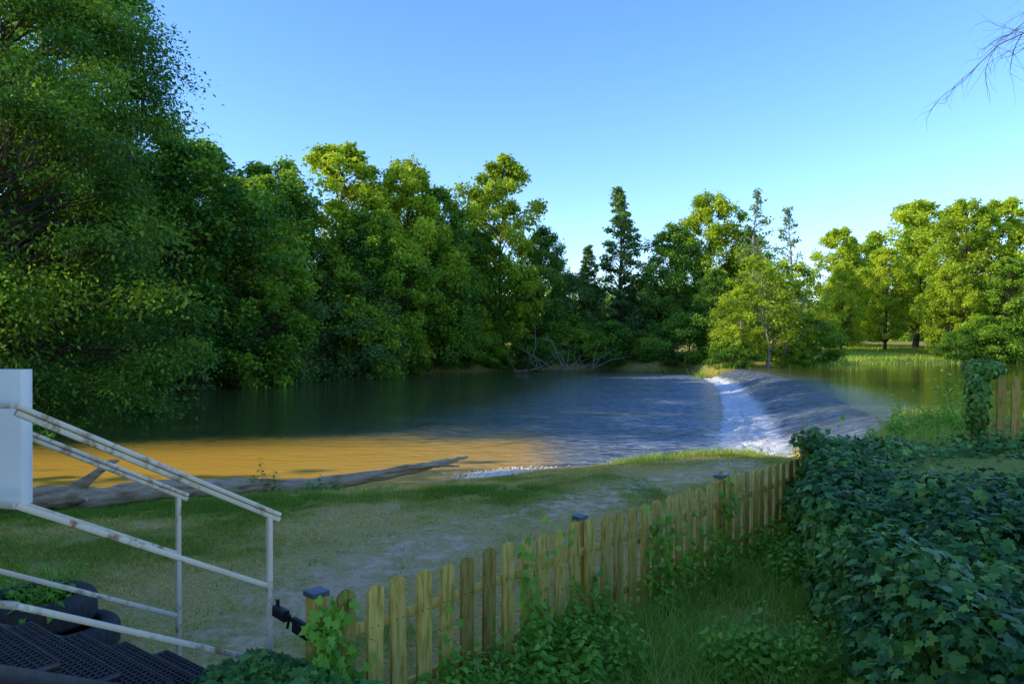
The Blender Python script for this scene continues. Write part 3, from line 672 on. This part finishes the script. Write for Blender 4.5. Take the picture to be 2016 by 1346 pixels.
# gate latch
root=empty('gate_latch');mb=MB()
L0=np.array([-1.50,4.66,.83]);L1=np.array([-1.17,4.36,.80]);dl=nrm(L1-L0)
bar(mb,L0,L0+dl*.13,.045,.07,0,.5,.006);bar(mb,L0+dl*.10,L1,.016,.028,0,.5,.004)
bar(mb,L0+dl*.22-np.array([0,0,.02]),L1-np.array([0,0,.02])+dl*.02,.03,.10,0,.5,.008)
bar(mb,L0+dl*.03+np.array([0,0,.03]),L0+dl*.03+np.array([0,0,.075]),.02,.02);tube(mb,[L0+dl*.16+np.array([.0,-.03,-.05]),L0+dl*.2+np.array([0,-.05,.05])],[.009,.009],8)
an=np.linspace(0,2*PI,17);RP=np.stack([L1[0]-.03+.0*an,L1[1]-.05+.03*np.cos(an),L1[2]+.01+.03*np.sin(an)],1);tube(mb,RP,.006,6)
mb.obj('latch_body',[M_black],parent=root)
# tyres planter
root=empty('tyre_planter',(0,0,0))
def tyre(c,R,h,tilt,name):
    mb=MB();a=np.linspace(0,2*PI,145)[:-1]
    prof=[(.60,-.38),(.66,-.5),(.85,-.5),(.96,-.42),(1.0,-.3),(1.0,0),(1.0,.3),(.96,.42),(.85,.5),(.66,.5),(.60,.38),(.62,.3),(.9,.25),(.9,-.25),(.62,-.3)]
    m=len(prof);V=[]
    for i,t in enumerate(a):
        for j,(u,w) in enumerate(prof):
            rr=R*u*(1-(.014 if ((i+(1 if j==5 else 0))//2%2 and 3<=j<=7) else 0));V.append((rr*math.cos(t),rr*math.sin(t),h*w+rr*math.cos(t)*tilt))
    V=np.array(V)+np.array(c);k=len(a)
    mb.add(V,[[i*m+j,((i+1)%k)*m+j,((i+1)%k)*m+(j+1)%m,i*m+(j+1)%m] for i in range(k) for j in range(m)])
    mb.obj(name,[M_rubber],parent=root)
tyre((-3.62,5.95,.13),.40,.22,.0,'lower_tyre');tyre((-3.85,5.98,.36),.42,.23,-.04,'upper_tyre')
mb=MB();r=RS(5)
for i in range(26): weed(mb,-3.85+r.randn()*.13,5.98+r.randn()*.13,r.uniform(.25,.6),r,.10,16,z=.25,tone0=.45,shape='leaf',lean=.7)
mb.obj('plant',[M_weed,M_weed],parent=root)
# log
mb=MB();r=RS(9)
K=np.array([(-9.6,11.1,-.02),(-8.2,11.5,.0),(-7.2,11.9,.02),(-6.3,12.5,.0),(-5.2,13.4,-.02),(-4.1,14.1,.06),(-3.2,14.7,.13),(-2.2,15.4,.22),(-1.55,16.0,.30),(-1.0,16.5,.38)])
tt=np.linspace(0,9,60);K2=np.stack([np.interp(tt,range(10),K[:,i]) for i in range(3)],1)
gz=Hf(K2[:,0],K2[:,1]);rad=np.interp(tt,[0,3,6,8,9],[.21,.18,.13,.075,.025])
for _ in range(3): K2[1:-1]=(K2[:-2]+2*K2[1:-1]+K2[2:])/4
K2[:,2]=np.where(tt<5.2,gz+rad*1.0+.02,0);i0=np.argmax(tt>=5.2);z0=K2[i0-1,2];K2[i0:,2]=np.linspace(z0,z0+.20,60-i0)
K2+=r.randn(60,3)*.008
tube(mb,K2,rad*(1+.05*r.randn(60)),14)
tube(mb,[K2[40],K2[46]+np.array([.05,-.1,.08]),K2[52]+np.array([.0,-.30,.02]),K2[56]+np.array([.1,-.4,-.06])],[.08,.06,.04,.015],9)
b=K2[14];tube(mb,[b+np.array([-.5,0,-.05]),b+np.array([-.1,0,.10]),b+np.array([.22,.05,.35]),b+np.array([.5,.1,.58]),b+np.array([.62,.12,.60])],[.14,.13,.07,.05,.02],9)
tube(mb,[b+np.array([-.5,-.1,-.05]),b+np.array([0,-.15,.02]),b+np.array([.3,-.25,.05])],[.13,.12,.04],8)
mb.obj('fallen_log',[M_log],smooth=True)
# pebbles
mb=MB();r=RS(4)
ico=np.array([(1,0,0),(0,1,0),(-1,0,0),(0,-1,0),(0,0,1),(0,0,-1)],float);fi=np.array([(0,1,4),(1,2,4),(2,3,4),(3,0,4),(1,0,5),(2,1,5),(3,2,5),(0,3,5)])
n=1900;x=-.15+r.randn(n)*.5;y=17.0+r.randn(n)*.28+.35*(x+.15)
z=np.maximum(Hf(x,y),-.6)+.015
S=(.02+.03*r.rand(n))[:,None,None]*r.uniform(.6,1.2,(n,6,1))
V=np.stack([x,y,z],1)[:,None,:]+ico[None]*S*np.array([1,1,.6])
a=(np.arange(n)*6)[:,None,None]+fi[None]
mb.add(V.reshape(-1,3),a.reshape(-1,3),0,np.repeat(np.clip(.65+.25*r.randn(n),0,1),8))
mb.obj('gravel_patch',[M_pebble])
# ------------------------------------------------------------ light
ELEV=math.radians(24);AZ=math.radians(259)
w=bpy.data.worlds.new("World");scene.world=w;w.use_nodes=True;nt=w.node_tree
bg=nt.nodes['Background'];sk=nt.nodes.new('ShaderNodeTexSky');sk.sky_type='NISHITA';sk.sun_disc=False
sk.sun_elevation=ELEV;sk.sun_rotation=AZ;sk.air_density=1.0;sk.dust_density=.25;sk.ozone_density=2.0
hs=nt.nodes.new('ShaderNodeHueSaturation');hs.inputs['Saturation'].default_value=1.18;hs.inputs['Value'].default_value=2.65
nt.links.new(sk.outputs[0],hs.inputs['Color'])
wc=mixc(nt,1.,hs.outputs[0],(.66,.72,.93),'MULTIPLY')
nt.links.new(wc,bg.inputs[0]);bg.inputs[1].default_value=.15
sv=Vector((math.sin(AZ)*math.cos(ELEV),math.cos(AZ)*math.cos(ELEV),math.sin(ELEV)))
sl=bpy.data.lights.new('sun','SUN');sl.energy=5;sl.angle=math.radians(.5);sl.color=(1,.92,.68)
so=bpy.data.objects.new('sun',sl);scene.collection.objects.link(so);so.rotation_euler=sv.to_track_quat('Z','Y').to_euler();so.location=(-30,-5,30)
cam=bpy.data.cameras.new('camera');co=bpy.data.objects.new('camera',cam);scene.collection.objects.link(co)
co.location=(0,0,2.55);co.rotation_euler=(math.radians(89.7),0,0);cam.lens=25.9;cam.sensor_width=36;cam.clip_end=3000;cam.clip_start=.05
scene.camera=co
scene.view_settings.view_transform='Standard';scene.view_settings.look='None';scene.view_settings.exposure=0
